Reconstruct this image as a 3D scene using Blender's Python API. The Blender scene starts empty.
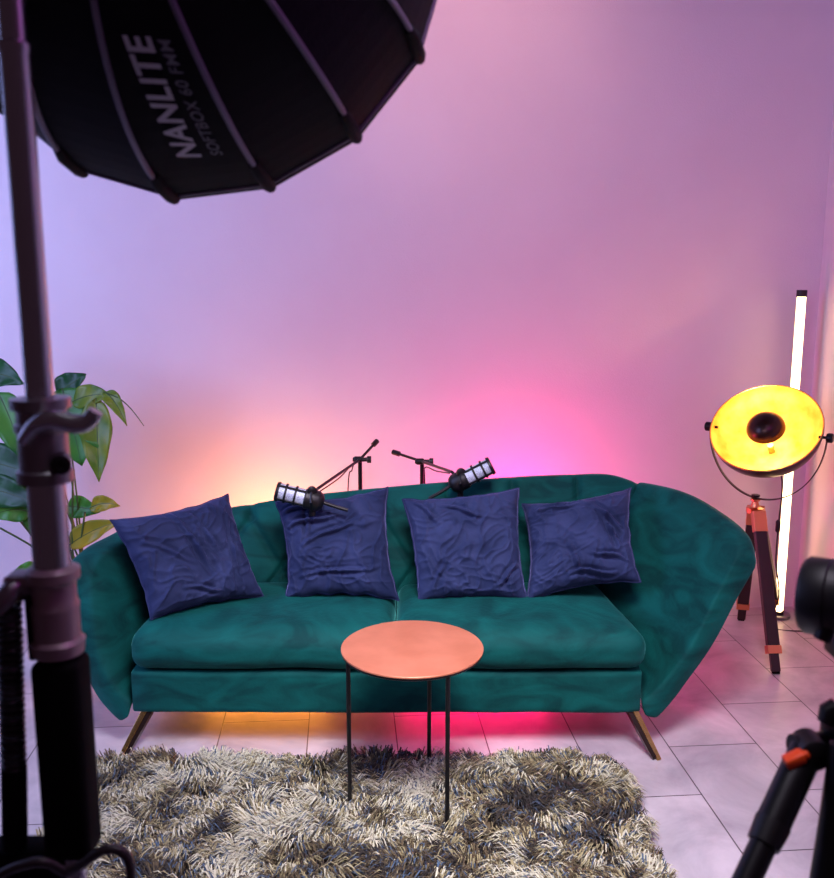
import bpy, bmesh, math, random
import numpy as np
from mathutils import Vector, Matrix, noise
random.seed(4)
C = bpy.context.scene.collection
V = Vector
PI = math.pi
# ------------------------------------------------------------------ camera
FPX, TH, H = 920.0, math.radians(10.17), 1.6
FW = V((0, math.cos(TH), -math.sin(TH))); UP = V((0, math.sin(TH), math.cos(TH))); CAM = V((0, 0, H))
def ray(px, py): return FW + V((1, 0, 0))*((px-417)/FPX) + UP*((439-py)/FPX)
def oy(px, py, Y):
    d = ray(px, py); return CAM + d*(Y/d.y)
def oz(px, py, z=0.0):
    d = ray(px, py); return CAM + d*((z-H)/d.z)
cd = bpy.data.cameras.new('camera'); cam = bpy.data.objects.new('scene_camera', cd); C.objects.link(cam)
cam.location = CAM; cam.rotation_euler = (PI/2-TH, 0, 0)
cd.sensor_fit = 'HORIZONTAL'; cd.sensor_width = 36; cd.lens = FPX/834*36
cd.dof.use_dof = True; cd.dof.focus_distance = 3.2; cd.dof.aperture_fstop = 7.5
bpy.context.scene.camera = cam
# ------------------------------------------------------------------ materials
def s2l(c):
    return tuple((x/255/12.92 if x/255 <= .04045 else ((x/255+.055)/1.055)**2.4) for x in c)+(1,)
def mat(name, rgb, rough=.5, metal=0, **kw):
    m = bpy.data.materials.new(name); m.use_nodes = True
    b = m.node_tree.nodes['Principled BSDF']
    b.inputs['Base Color'].default_value = s2l(rgb); b.inputs['Roughness'].default_value = rough
    b.inputs['Metallic'].default_value = metal
    for k, v in kw.items(): b.inputs[k.replace('_', ' ')].default_value = v
    return m
def N(m, t, **kw):
    n = m.node_tree.nodes.new(t)
    for k, v in kw.items(): setattr(n, k, v)
    return n
def L(m, a, b): m.node_tree.links.new(a, b)
def B(m): return m.node_tree.nodes['Principled BSDF']
def noisy(m, rgb1, rgb2, scale=5, detail=4, lo=.35, hi=.65, stretch=(1, 1, 1), distort=0.0, bump=0, bscale=200, rough=None):
    tc = N(m, 'ShaderNodeTexCoord'); mp = N(m, 'ShaderNodeMapping'); mp.inputs['Scale'].default_value = stretch
    L(m, tc.outputs['Object'], mp.inputs['Vector'])
    n = N(m, 'ShaderNodeTexNoise'); n.inputs['Scale'].default_value = scale; n.inputs['Detail'].default_value = detail
    n.inputs['Distortion'].default_value = distort
    L(m, mp.outputs['Vector'], n.inputs['Vector'])
    r = N(m, 'ShaderNodeValToRGB'); r.color_ramp.elements[0].position = lo; r.color_ramp.elements[1].position = hi
    r.color_ramp.elements[0].color = s2l(rgb1); r.color_ramp.elements[1].color = s2l(rgb2)
    L(m, n.outputs['Fac'], r.inputs['Fac']); L(m, r.outputs['Color'], B(m).inputs['Base Color'])
    if rough:
        q = N(m, 'ShaderNodeMapRange'); q.inputs['To Min'].default_value = rough[0]; q.inputs['To Max'].default_value = rough[1]
        L(m, n.outputs['Fac'], q.inputs['Value']); L(m, q.outputs['Result'], B(m).inputs['Roughness'])
    if bump:
        n2 = N(m, 'ShaderNodeTexNoise'); n2.inputs['Scale'].default_value = bscale; n2.inputs['Detail'].default_value = 3
        L(m, tc.outputs['Object'], n2.inputs['Vector'])
        bp = N(m, 'ShaderNodeBump'); bp.inputs['Strength'].default_value = bump; bp.inputs['Distance'].default_value = .004
        L(m, n2.outputs['Fac'], bp.inputs['Height']); L(m, bp.outputs['Normal'], B(m).inputs['Normal'])
    return m
def emis(name, rgb, strength):
    m = mat(name, rgb); b = B(m); b.inputs['Emission Color'].default_value = s2l(rgb); b.inputs['Emission Strength'].default_value = strength
    return m
WALL = noisy(mat('wall_paint', (228, 224, 228), .75), (226, 222, 226), (231, 228, 231), 2, bump=.25, bscale=160)
TRIM = mat('white_trim', (232, 226, 230), .4)
VELVET = noisy(mat('green_velvet', (10, 92, 88), .75), (3, 58, 56), (7, 86, 80), 5, 6, .36, .66, (1, 1, 2.2), 1.2, bump=.35, bscale=60)
B(VELVET).inputs['Sheen Weight'].default_value = .45; B(VELVET).inputs['Sheen Roughness'].default_value = .35
B(VELVET).inputs['Sheen Tint'].default_value = s2l((90, 190, 180)); B(VELVET).inputs['Specular IOR Level'].default_value = .15
BLUEV = noisy(mat('blue_velvet', (44, 54, 90), .8), (32, 42, 74), (52, 62, 100), 6, 5, .35, .68, (1, 1, 1), 1.0, bump=.3, bscale=90)
B(BLUEV).inputs['Sheen Weight'].default_value = .6; B(BLUEV).inputs['Sheen Roughness'].default_value = .3
B(BLUEV).inputs['Sheen Tint'].default_value = s2l((150, 150, 215)); B(BLUEV).inputs['Specular IOR Level'].default_value = .15
GOLD = noisy(mat('brushed_gold', (225, 185, 110), .24, 1), (222, 180, 104), (236, 200, 124), 60, 2)
GOLDLEAF = noisy(mat('gold_leaf', (255, 190, 60), .5, .6), (238, 160, 55), (255, 210, 120), 14, 6, .3, .7, rough=(.35, .6))
COPPER = noisy(mat('copper_top', (222, 132, 98), .42, .35), (198, 120, 86), (212, 133, 99), 9, 5, bump=.1, bscale=60)
BRASS = mat('copper_fitting', (220, 150, 105), .28, 1)
BLACKM = mat('black_metal', (14, 14, 17), .38, .3)
BLACKP = mat('black_plastic', (10, 10, 13), .45)
BLACKR = mat('matt_black_rubber', (6, 6, 8), .85, Specular_IOR_Level=.12)
DARKF = noisy(mat('black_nylon', (9, 10, 18), .75), (7, 8, 14), (10, 11, 20), 8, bump=.2, bscale=300)
B(DARKF).inputs['Specular IOR Level'].default_value = .2
CHROME = mat('chrome', (180, 184, 190), .27, 1)
DCHROME = mat('grey_metal', (128, 124, 130), .33, .8)
RODM = mat('grey_rod_sleeve', (120, 114, 136), .45, .2)
WHITEP = mat('logo_print', (195, 195, 210), .6)
GREYP = mat('small_print', (112, 112, 128), .6)
BROWN = mat('dark_bronze', (52, 38, 34), .3, .7)
WOODR = mat('dark_lacquered_wood', (34, 10, 14), .28)
ORANGE = mat('orange_plastic', (255, 84, 30), .4)
GRILLE = noisy(mat('mic_grille', (180, 190, 205), .5, .2), (150, 162, 180), (215, 225, 238), 400, 1)
SOIL = mat('soil', (50, 38, 30), .9)
POT = mat('white_pot', (215, 212, 210), .4)
STEMM = mat('green_stem', (70, 96, 40), .5)
CABLE = mat('cable_rubber', (32, 26, 30), .45)
def leafmat(name, a, b):
    m = noisy(mat(name, a, .38), a, b, 9, 4, .35, .65)
    B(m).inputs['Transmission Weight'].default_value = 0
    B(m).inputs['Subsurface Weight'].default_value = 0.0
    out = m.node_tree.nodes['Material Output']; tr = N(m, 'ShaderNodeBsdfTranslucent'); mx = N(m, 'ShaderNodeMixShader')
    tr.inputs['Color'].default_value = s2l([min(255, c*1.25) for c in b]); mx.inputs['Fac'].default_value = .35
    L(m, B(m).outputs[0], mx.inputs[1]); L(m, tr.outputs[0], mx.inputs[2]); L(m, mx.outputs[0], out.inputs['Surface'])
    return m
LEAF_D = leafmat('dark_green_leaf', (22, 70, 30), (40, 104, 48))
LEAF_M = leafmat('mid_green_leaf', (36, 112, 42), (88, 158, 52))
LEAF_G = leafmat('lime_green_leaf', (72, 124, 36), (140, 160, 48))
LEAF_Y = leafmat('yellow_green_leaf', (120, 138, 30), (170, 165, 50))
# ------------------------------------------------------------------ object helpers
def me_obj(name, verts, faces, m, parent=None, smooth=True):
    me = bpy.data.meshes.new(name); me.from_pydata([tuple(v) for v in verts], [], faces)
    me.materials.append(m)
    if smooth: me.polygons.foreach_set('use_smooth', [True]*len(me.polygons))
    me.update()
    o = bpy.data.objects.new(name, me); C.objects.link(o)
    if parent: o.parent = parent; o.matrix_parent_inverse = Matrix.Translation(parent.location).inverted() if parent.type == 'EMPTY' else Matrix.Identity(4)
    return o
def tag(o, label=None, cat=None, group=None, kind=None):
    if label: o['label'] = label
    if cat: o['category'] = cat
    if group: o['group'] = group
    if kind: o['kind'] = kind
    return o
def thing(name, loc, label, cat, group=None):
    o = bpy.data.objects.new(name, None); C.objects.link(o); o.location = loc; o.empty_display_size = .05
    return tag(o, label, cat, group)
class MB:
    def __init__(s): s.v = []; s.f = []
    def add(s, vs, fs):
        n = len(s.v); s.v += [V(v) for v in vs]; s.f += [tuple(i+n for i in f) for f in fs]
    def tube(s, pts, r, seg=12, cap=True):
        pts = [V(p) for p in pts]; n = len(pts)
        rs = r if isinstance(r, (list, tuple)) else [r]*n
        t0 = (pts[1]-pts[0]).normalized()
        a = t0.orthogonal().normalized(); vs = []
        for i, p in enumerate(pts):
            t = (pts[min(i+1, n-1)]-pts[max(i-1, 0)]).normalized()
            a = (a - t*a.dot(t)).normalized(); b = t.cross(a)
            for k in range(seg):
                an = 2*PI*k/seg; vs.append(p + (a*math.cos(an)+b*math.sin(an))*rs[i])
        fs = [(i*seg+k, i*seg+(k+1) % seg, (i+1)*seg+(k+1) % seg, (i+1)*seg+k) for i in range(n-1) for k in range(seg)]
        if cap: fs += [tuple(range(seg))[::-1], tuple((n-1)*seg+k for k in range(seg))]
        s.add(vs, fs); return s
    def lathe(s, o, axis, prof, seg=40, cap=True):   # prof [(dist along axis, radius)]
        o = V(o); ax = V(axis).normalized(); a = ax.orthogonal().normalized(); b = ax.cross(a); vs = []
        for (h, r) in prof:
            for k in range(seg):
                an = 2*PI*k/seg; vs.append(o + ax*h + (a*math.cos(an)+b*math.sin(an))*max(r, 1e-5))
        n = len(prof)
        fs = [(i*seg+k, i*seg+(k+1) % seg, (i+1)*seg+(k+1) % seg, (i+1)*seg+k) for i in range(n-1) for k in range(seg)]
        if cap: fs += [tuple(range(seg))[::-1], tuple((n-1)*seg+k for k in range(seg))]
        s.add(vs, fs); return s
    def box(s, c, size, R=None):
        c = V(c); R = R or Matrix.Identity(3); hx, hy, hz = [q/2 for q in size]
        vs = [c + R @ V((x*hx, y*hy, z*hz)) for x in (-1, 1) for y in (-1, 1) for z in (-1, 1)]
        s.add(vs, [(0, 1, 3, 2), (4, 6, 7, 5), (0, 4, 5, 1), (2, 3, 7, 6), (0, 2, 6, 4), (1, 5, 7, 3)]); return s
    def bar(s, p, q, w, t, up=(0, 0, 1), taper=1.0):
        p, q = V(p), V(q); d = (q-p).normalized(); x = d.cross(V(up)).normalized(); y = d.cross(x); vs = []
        for (P, k) in ((p, 1), (q, taper)):
            for a, b in ((-1, -1), (1, -1), (1, 1), (-1, 1)): vs.append(P + x*a*w/2*k + y*b*t/2*k)
        s.add(vs, [(3, 2, 1, 0), (4, 5, 6, 7), (0, 1, 5, 4), (1, 2, 6, 5), (2, 3, 7, 6), (3, 0, 4, 7)]); return s
    def build(s, name, m, parent=None, smooth=True, bevel=0, subsurf=0):
        o = me_obj(name, s.v, s.f, m, parent, smooth)
        if bevel:
            b = o.modifiers.new('bevel', 'BEVEL'); b.width = bevel; b.segments = 3; b.limit_method = 'ANGLE'
        elif smooth:
            o.data.set_sharp_from_angle(angle=math.radians(40))
        if subsurf:
            q = o.modifiers.new('sub', 'SUBSURF'); q.levels = q.render_levels = subsurf
        return o
def interp(poly, t):
    n = len(poly)-1; x = max(0, min(1, t))*n; i = min(int(x), n-1); f = x-i
    p0, p1, p2, p3 = poly[max(i-1, 0)], poly[i], poly[i+1], poly[min(i+2, n)]
    return .5*((2*p1)+(p2-p0)*f+(2*p0-5*p1+4*p2-p3)*f*f+(3*p1-p0-3*p2+p3)*f**3)
def smoothpath(pts, n=24): return [interp([V(p) for p in pts], i/(n-1)) for i in range(n)]
# ------------------------------------------------------------------ room shell
YAW = math.radians(4.5); T = V((math.cos(YAW), math.sin(YAW), 0)); NN = V((-math.sin(YAW), math.cos(YAW), 0))
P0 = oz(740, 608)
def wall_hit(px):                                    # where a ray at px meets the back wall foot
    d = ray(px, 610); a = V((d.x, d.y, 0)); k = (P0.dot(NN))/(a.dot(NN)); return a*k
COR = wall_hit(795); RW = oz(834, 651); RD = (RW-COR).normalized()
def slab(name, p, q, z0, z1, thick, m, inward):
    p, q = V(p), V(q); d = (q-p).normalized(); n = V((-d.y, d.x, 0)); 
    if n.dot(V(inward)) > 0: n = -n
    vs = []
    for z in (z0, z1):
        for a in (p, q, q+n*thick, p+n*thick): vs.append((a.x, a.y, z))
    return me_obj(name, vs, [(0, 1, 2, 3), (4, 7, 6, 5), (0, 4, 5, 1), (1, 5, 6, 2), (2, 6, 7, 3), (3, 7, 4, 0)], m, None, False)
LEFT = COR - T*5.2
tag(slab('wall_back', LEFT, COR+T*.12, 0, 3.1, .12, WALL, (0, -1, 0)), kind='structure')
REND = COR + RD*4.0
tag(slab('wall_right', COR, REND, 0, 3.1, .12, WALL, (-1, 0, 0)), kind='structure')
inn = V((RD.y, -RD.x, 0)); inn = inn if inn.x < 0 else -inn
tag(slab('baseboard_right', COR+inn*.014, REND+inn*.014, 0, .055, .013, TRIM, (-1, 0, 0)), kind='structure')
FLOOR = mat('grey_stone_tiles', (150, 146, 152), .35)
def floor_nodes(m):
    tc = N(m, 'ShaderNodeTexCoord')
    def dot(vec, off):
        a = N(m, 'ShaderNodeVectorMath', operation='DOT_PRODUCT'); a.inputs[1].default_value = vec
        L(m, tc.outputs['Object'], a.inputs[0]); s = N(m, 'ShaderNodeMath', operation='SUBTRACT'); s.inputs[1].default_value = off
        L(m, a.outputs['Value'], s.inputs[0]); return s
    cx = dot(NN, 2.554-5.9); ry = dot(T, 1.093-6.2)
    cb = N(m, 'ShaderNodeCombineXYZ'); L(m, cx.outputs[0], cb.inputs[0]); L(m, ry.outputs[0], cb.inputs[1])
    br = N(m, 'ShaderNodeTexBrick'); br.offset = .5; br.offset_frequency = 2
    for k, v in (('Scale', 1), ('Brick Width', .59), ('Row Height', .31), ('Mortar Size', .0022), ('Mortar Smooth', .1)): br.inputs[k].default_value = v
    br.inputs['Color1'].default_value = s2l((192, 186, 190)); br.inputs['Color2'].default_value = s2l((176, 171, 177)); br.inputs['Mortar'].default_value = s2l((70, 62, 68))
    br.inputs['Bias'].default_value = 0
    L(m, cb.outputs[0], br.inputs['Vector'])
    n = N(m, 'ShaderNodeTexNoise'); n.inputs['Scale'].default_value = 3.5; n.inputs['Detail'].default_value = 8; n.inputs['Distortion'].default_value = .5; n.inputs['Roughness'].default_value = .62
    L(m, tc.outputs['Object'], n.inputs['Vector'])
    r = N(m, 'ShaderNodeValToRGB'); r.color_ramp.elements[0].position = .32; r.color_ramp.elements[1].position = .7
    r.color_ramp.elements[0].color = (.62, .61, .64, 1); r.color_ramp.elements[1].color = (1.12, 1.1, 1.1, 1)
    L(m, n.outputs['Fac'], r.inputs['Fac'])
    mx = N(m, 'ShaderNodeMix', data_type='RGBA', blend_type='MULTIPLY'); mx.inputs[0].default_value = 1
    L(m, br.outputs['Color'], mx.inputs[6]); L(m, r.outputs['Color'], mx.inputs[7]); L(m, mx.outputs[2], B(m).inputs['Base Color'])
    n2 = N(m, 'ShaderNodeTexNoise'); n2.inputs['Scale'].default_value = 26; n2.inputs['Detail'].default_value = 7; n2.inputs['Distortion'].default_value = .3
    L(m, tc.outputs['Object'], n2.inputs['Vector'])
    q = N(m, 'ShaderNodeMapRange'); q.inputs['From Min'].default_value = .3; q.inputs['From Max'].default_value = .7; q.inputs['To Min'].default_value = .30; q.inputs['To Max'].default_value = .42
    L(m, n2.outputs['Fac'], q.inputs['Value']); L(m, q.outputs[0], B(m).inputs['Roughness'])
    h = N(m, 'ShaderNodeMath', operation='MULTIPLY_ADD'); h.inputs[1].default_value = -1.2; L(m, br.outputs['Fac'], h.inputs[0]); L(m, n2.outputs['Fac'], h.inputs[2])
    bp = N(m, 'ShaderNodeBump'); bp.inputs['Strength'].default_value = .16; bp.inputs['Distance'].default_value = .004
    L(m, h.outputs[0], bp.inputs['Height']); L(m, bp.outputs['Normal'], B(m).inputs['Normal'])
floor_nodes(FLOOR)
fl = me_obj('floor', [(-4, -1.5, -.05), (4, -1.5, -.05), (4, 4.9, -.05), (-4, 4.9, -.05), (-4, -1.5, 0), (4, -1.5, 0), (4, 4.9, 0), (-4, 4.9, 0)],
            [(3, 2, 1, 0), (4, 5, 6, 7), (0, 1, 5, 4), (1, 2, 6, 5), (2, 3, 7, 6), (3, 0, 4, 7)], FLOOR, None, False)
tag(fl, kind='structure')
# ------------------------------------------------------------------ rug
rug = thing('shag_rug', (-.19, 2.3, 0), 'thick shaggy rug in mottled grey, brown and cream under the round table', 'rug')
RX0, RX1, RY0, RY1, RR = -1.06, .655, 1.78, 2.80, .045
def in_rug(x, y):
    dx = max(RX0+RR-x, 0, x-(RX1-RR)); dy = max(RY0+RR-y, 0, y-(RY1-RR)); return dx*dx+dy*dy <= RR*RR
pts = []
for cx_, cy_, a0 in ((RX1-RR, RY1-RR, 0), (RX0+RR, RY1-RR, 90), (RX0+RR, RY0+RR, 180), (RX1-RR, RY0+RR, 270)):
    for k in range(7):
        a = math.radians(a0+k*15); pts.append((cx_+RR*math.cos(a), cy_+RR*math.sin(a)))
n = len(pts)
RUGB = mat('rug_backing', (70, 62, 50), .9)
me_obj('backing', [(x, y, 0.001) for x, y in pts]+[(x, y, .012) for x, y in pts],
       [tuple(range(n))[::-1], tuple(range(n, 2*n))]+[(i, (i+1) % n, n+(i+1) % n, n+i) for i in range(n)], RUGB, rug, False)
def rug_pile():
    rng = np.random.default_rng(7); M = 95000
    x = rng.uniform(RX0, RX1, M*2); y = rng.uniform(RY0, RY1, M*2)
    dx = np.maximum.reduce([RX0+RR-x, 0*x, x-(RX1-RR)]); dy = np.maximum.reduce([RY0+RR-y, 0*x, y-(RY1-RR)])
    k = dx*dx+dy*dy <= RR*RR; x = x[k][:M]; y = y[k][:M]; M = len(x)
    # tufts: strands gather toward random tuft centres and share a lean
    def fbm(x, y, s, seed):
        r = np.random.default_rng(seed); o = np.zeros_like(x)
        for i in range(7):
            a = r.uniform(0, 2*PI); f = s*r.uniform(.6, 1.9); ph = r.uniform(0, 6.28)
            o += np.sin((x*math.cos(a)+y*math.sin(a))*f+ph + 1.3*np.sin((x*math.sin(a)-y*math.cos(a))*f*.7+ph*2))
        return o/7
    ang = 2.6*fbm(x, y, 9, 1)*2.0 + 1.4*fbm(x, y, 28, 2)*2 + rng.normal(0, .26, M) - PI/2
    gx = np.floor(x/.045+rng.normal(0, .16, M)+fbm(x, y, 20, 11)*.8); gy = np.floor(y/.045+rng.normal(0, .16, M)+fbm(x, y, 20, 12)*.8)
    hsh = np.sin(gx*127.1+gy*311.7)*43758.5453; hsh = hsh-np.floor(hsh)
    hs2 = np.sin(gx*269.5+gy*183.3)*24634.6345; hs2 = hs2-np.floor(hs2)
    ang += (hsh-.5)*2.0
    ln = .062*(.7+.6*hs2)*rng.uniform(.8, 1.15, M); up = .026+.024*rng.random(M)+.012*hs2
    edge = np.minimum.reduce([x-RX0, RX1-x, y-RY0, RY1-y]); ln = ln*np.clip(.55+edge/.08*.45, .55, 1)
    dxv, dyv = np.cos(ang)*ln, np.sin(ang)*ln
    w = .0019*rng.uniform(.7, 1.3, M); sx, sy = -np.sin(ang)*w, np.cos(ang)*w
    ts = [(0, 0, 1.0), (.32, .62, 1.0), (.7, 1.0, .8), (1.0, .82, .25)]
    vs = np.zeros((M, 8, 3))
    for i, (a, h, ww) in enumerate(ts):
        cxp, cyp, cz = x+dxv*a, y+dyv*a, .008+up*h
        vs[:, 2*i] = np.stack([cxp-sx*ww, cyp-sy*ww, cz], 1); vs[:, 2*i+1] = np.stack([cxp+sx*ww, cyp+sy*ww, cz], 1)
    base = (np.arange(M)*8)[:, None, None]
    q = np.array([[0, 1, 3, 2], [2, 3, 5, 4], [4, 5, 7, 6]])[None]+base
    me = bpy.data.meshes.new('pile'); me.vertices.add(M*8); me.vertices.foreach_set('co', vs.ravel())
    nf = M*3; me.loops.add(nf*4); me.loops.foreach_set('vertex_index', q.ravel().astype(np.int32))
    me.polygons.add(nf); me.polygons.foreach_set('loop_start', np.arange(nf, dtype=np.int32)*4)
    me.update(calc_edges=True); me.validate()
    pal = np.array([s2l(c)[:3] for c in ((34, 27, 14), (84, 70, 40), (152, 142, 100), (200, 196, 166), (64, 86, 106))])
    tone = fbm(x, y, 14, 5)*1.5 + fbm(x, y, 45, 6)*.8 + rng.normal(0, .28, M) + (hs2-.5)*1.3
    left = np.clip((.15-x)/.9, -.6, 1)*.35
    tone = tone*1.15+left-.12
    idx = np.where(tone < -.55, 0, np.where(tone < .05, 1, np.where(tone < .62, 2, 3))); idx = np.where(rng.random(M) < .13, 4, idx)
    col = pal[idx]*rng.uniform(.8, 1.15, (M, 1))
    ca = me.color_attributes.new('yarn', 'FLOAT_COLOR', 'POINT')
    cc = np.ones((M, 8, 4)); cc[:, :, :3] = col[:, None, :]; ca.data.foreach_set('color', cc.ravel())
    m = mat('rug_yarn', (150, 140, 110), .7); at = N(m, 'ShaderNodeAttribute', attribute_name='yarn'); L(m, at.outputs['Color'], B(m).inputs['Base Color'])
    B(m).inputs['Sheen Weight'].default_value = .2
    me.materials.append(m); o = bpy.data.objects.new('pile', me); C.objects.link(o); o.parent = rug
    o.matrix_parent_inverse = Matrix.Translation(rug.location).inverted(); o['kind'] = 'stuff'
rug_pile()
# ------------------------------------------------------------------ sofa
SY = 2.90
sofa = thing('sofa', (-.1, 3.2, 0), 'long emerald green velvet sofa with flared arms and slanted gold legs', 'sofa')
bl, brr = oy(131, 713, SY), oy(642, 713, SY)
def rbox(name, x0, x1, y0, y1, z0, z1, m, parent, r=.03, nx=24, wob=0.0, crown=0.0, x0b=None, x1b=None, power=4.0):
    """rounded upholstery block, superellipse section; x0b/x1b = ends at the rear"""
    x0b = x0 if x0b is None else x0b; x1b = x1 if x1b is None else x1b
    bm = bmesh.new(); bmesh.ops.create_cube(bm, size=2)
    bmesh.ops.subdivide_edges(bm, edges=bm.edges[:], cuts=nx, use_grid_fill=True)
    for v in bm.verts:
        p = v.co; nrm = (abs(p.x)**12+abs(p.y)**power+abs(p.z)**power)**(1/power)
        lx = (x1-x0)/2; ly = (y1-y0)/2; lz = (z1-z0)/2
        q = [max(-1, min(1, c)) for c in p]
        # round the edges by radius r
        P = [q[0]*lx, q[1]*ly, q[2]*lz]; Lh = [lx, ly, lz]; core = [max(-l+r, min(l-r, c)) for c, l in zip(P, Lh)]
        d = V([a-b for a, b in zip(P, core)])
        if d.length > 1e-6:
            big = max(abs(c) for c in d); d = d.normalized()*min(r, big)
        P = [a+b for a, b in zip(core, d)]
        ty = (P[1]+ly)/(2*ly); xa = x0+(x0b-x0)*ty; xb = x1+(x1b-x1)*ty
        X = xa+(xb-xa)*((P[0]+lx)/(2*lx)); Y = y0+ly+P[1]; Z = z0+lz+P[2]
        if crown:
            fx = 1-(P[0]/lx)**4; fy = 1-(P[1]/ly)**4; fz = 1-(P[2]/lz)**2
            if P[2] > 0: Z += crown*fx*fy*(P[2]/lz)
            if P[1] < 0: Y -= crown*.7*fx*fz
        if wob: 
            w = noise.noise(V((X*5, Y*5, Z*5)))*wob; Z += w; Y += w*.6
        v.co = (X, Y, Z)
    me = bpy.data.meshes.new(name); bm.to_mesh(me); bm.free(); me.materials.append(m)
    me.polygons.foreach_set('use_smooth', [True]*len(me.polygons))
    o = bpy.data.objects.new(name, me); C.objects.link(o); o.parent = parent; o.matrix_parent_inverse = Matrix.Translation(parent.location).inverted()
    return o
rbox('base', bl.x, brr.x, SY, 3.50, bl.z-.006, .288, VELVET, sofa, .02, 20, .004)
cz0, cz1 = .288, .425
cl0, cmid, cr1 = oy(127, 650, 2.89).x, oy(394, 640, 2.9).x, oy(650, 650, 2.89).x
rbox('seat_cushion', cl0, cmid-.002, 2.885, 3.42, cz0, cz1, VELVET, sofa, .055, 30, .007, .02, x0b=cl0+.03)
rbox('seat_cushion', cmid+.002, cr1, 2.885, 3.42, cz0, cz1, VELVET, sofa, .055, 30, .007, .02, x1b=cr1-.07)
def coons(front, rear, bottom, top, nu=28, nv=24):
    # front/rear: bottom->top ; bottom/top: front->rear
    g = []
    for j in range(nv+1):
        t = j/nv; row = []
        for i in range(nu+1):
            s = i/nu
            c0, c1, d0, d1 = interp(bottom, s), interp(top, s), interp(front, t), interp(rear, t)
            P = (1-t)*c0+t*c1+(1-s)*d0+s*d1-((1-s)*(1-t)*bottom[0]+s*(1-t)*bottom[-1]+(1-s)*t*top[0]+s*t*top[-1])
            row.append(P)
        g.append(row)
    return g
def shell(name, g, m, parent, thick, disp=None, flip=False, r=.03):
    nv, nu = len(g)-1, len(g[0])-1; W = nu+1
    inner = [p.copy() for row in g for p in row]
    def nrm(j, i):
        a = g[j][min(i+1, nu)]-g[j][max(i-1, 0)]; b = g[min(j+1, nv)][i]-g[max(j-1, 0)][i]
        q = a.cross(b).normalized(); return -q if flip else q
    norms = [[nrm(j, i) for i in range(nu+1)] for j in range(nv+1)]
    vs = []; 
    # front surface pushed out in the middle near edges rounded
    layers = [0.0, .12, .35, .65, .88, 1.0]
    def edgef(j, i, rr):
        # distance from patch border in metres, approx
        dj = min(j, nv-j)/nv*.6; di = min(i, nu-i)/nu*.6; return min(dj, di)
    L_ = []
    for lay in (0, 1):
        for j in range(nv+1):
            for i in range(nu+1):
                p = g[j][i]; q = norms[j][i]
                d = min(min(j, nv-j)*(.6/nv), min(i, nu-i)*(.6/nu)); k = max(0, 1-d/r); rd = r*(1-math.sqrt(max(0, 1-k*k)))
                if lay == 0: P = p - q*rd + (q*disp(j/nv, i/nu, p) if disp else V((0, 0, 0)))
                else: P = p - q*(thick-rd)
                vs.append(P)
    fs = []
    o2 = W*(nv+1)
    for j in range(nv):
        for i in range(nu):
            a, b, c, d = j*W+i, j*W+i+1, (j+1)*W+i+1, (j+1)*W+i
            if flip: fs += [(a, d, c, b), (o2+a, o2+b, o2+c, o2+d)]
            else: fs += [(a, b, c, d), (o2+a, o2+d, o2+c, o2+b)]
    border = [(0, i) for i in range(nu)]+[(j, nu) for j in range(nv)]+[(nv, i) for i in range(nu, 0, -1)]+[(j, 0) for j in range(nv, 0, -1)]
    n = len(border); bi = [j*W+i for j, i in border]
    for k in range(n):
        a, b = bi[k], bi[(k+1) % n]
        fs.append((b, a, o2+a, o2+b) if not flip else (a, b, o2+b, o2+a))
    o = me_obj(name, vs, fs, m, parent)
    bm = bmesh.new(); bm.from_mesh(o.data); bmesh.ops.recalc_face_normals(bm, faces=bm.faces[:]); bm.to_mesh(o.data); bm.free()
    q = o.modifiers.new('sub', 'SUBSURF'); q.levels = q.render_levels = 1
    return o
def dim(j, i, p): return noise.noise(p*4.5)*.010 + noise.noise(p*11)*.003
# right arm
fr = [oy(637, 706, 2.91), oy(664, 684, 2.91), oy(690, 652, 2.92), oy(716, 600, 2.95), oy(741, 552, 2.99)]
tp = [oy(741, 552, 2.99), oy(741, 530, 3.06), oy(716, 508, 3.20), oy(680, 488, 3.36), oy(634, 477, 3.54)]
rr_ = [V((.66, 3.40, .15)), V((.68, 3.42, .42)), V((.74, 3.47, .62)), tp[-1]]
bt = [fr[0], V((.76, 3.15, .15)), rr_[0]]
shell('arm', coons(fr, rr_, bt, tp), VELVET, sofa, .085, dim, flip=True, r=.035)
# left arm
fl_ = [oy(134, 706, 2.91), oy(110, 692, 2.91), oy(90, 655, 2.93), oy(86, 605, 2.96), oy(93, 572, 3.0)]
tl_ = [oy(93, 572, 3.0), oy(100, 552, 3.06), oy(122, 537, 3.16), oy(170, 517, 3.32), oy(246, 514, 3.53)]
rl_ = [V((-.86, 3.40, .15)), V((-.82, 3.42, .42)), V((-.76, 3.47, .60)), tl_[-1]]
bt2 = [fl_[0], V((-.96, 3.15, .15)), rl_[0]]
def bulge_arm(j, i, p): return dim(j, i, p)+.055*math.sin(PI*min(1, j*1.0))*math.sin(PI*min(1, i*1.15+.02))**.8 if i < .86 else dim(j, i, p)
shell('arm', coons(fl_, rl_, bt2, tl_), VELVET, sofa, .085, bulge_arm, r=.035)
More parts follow.
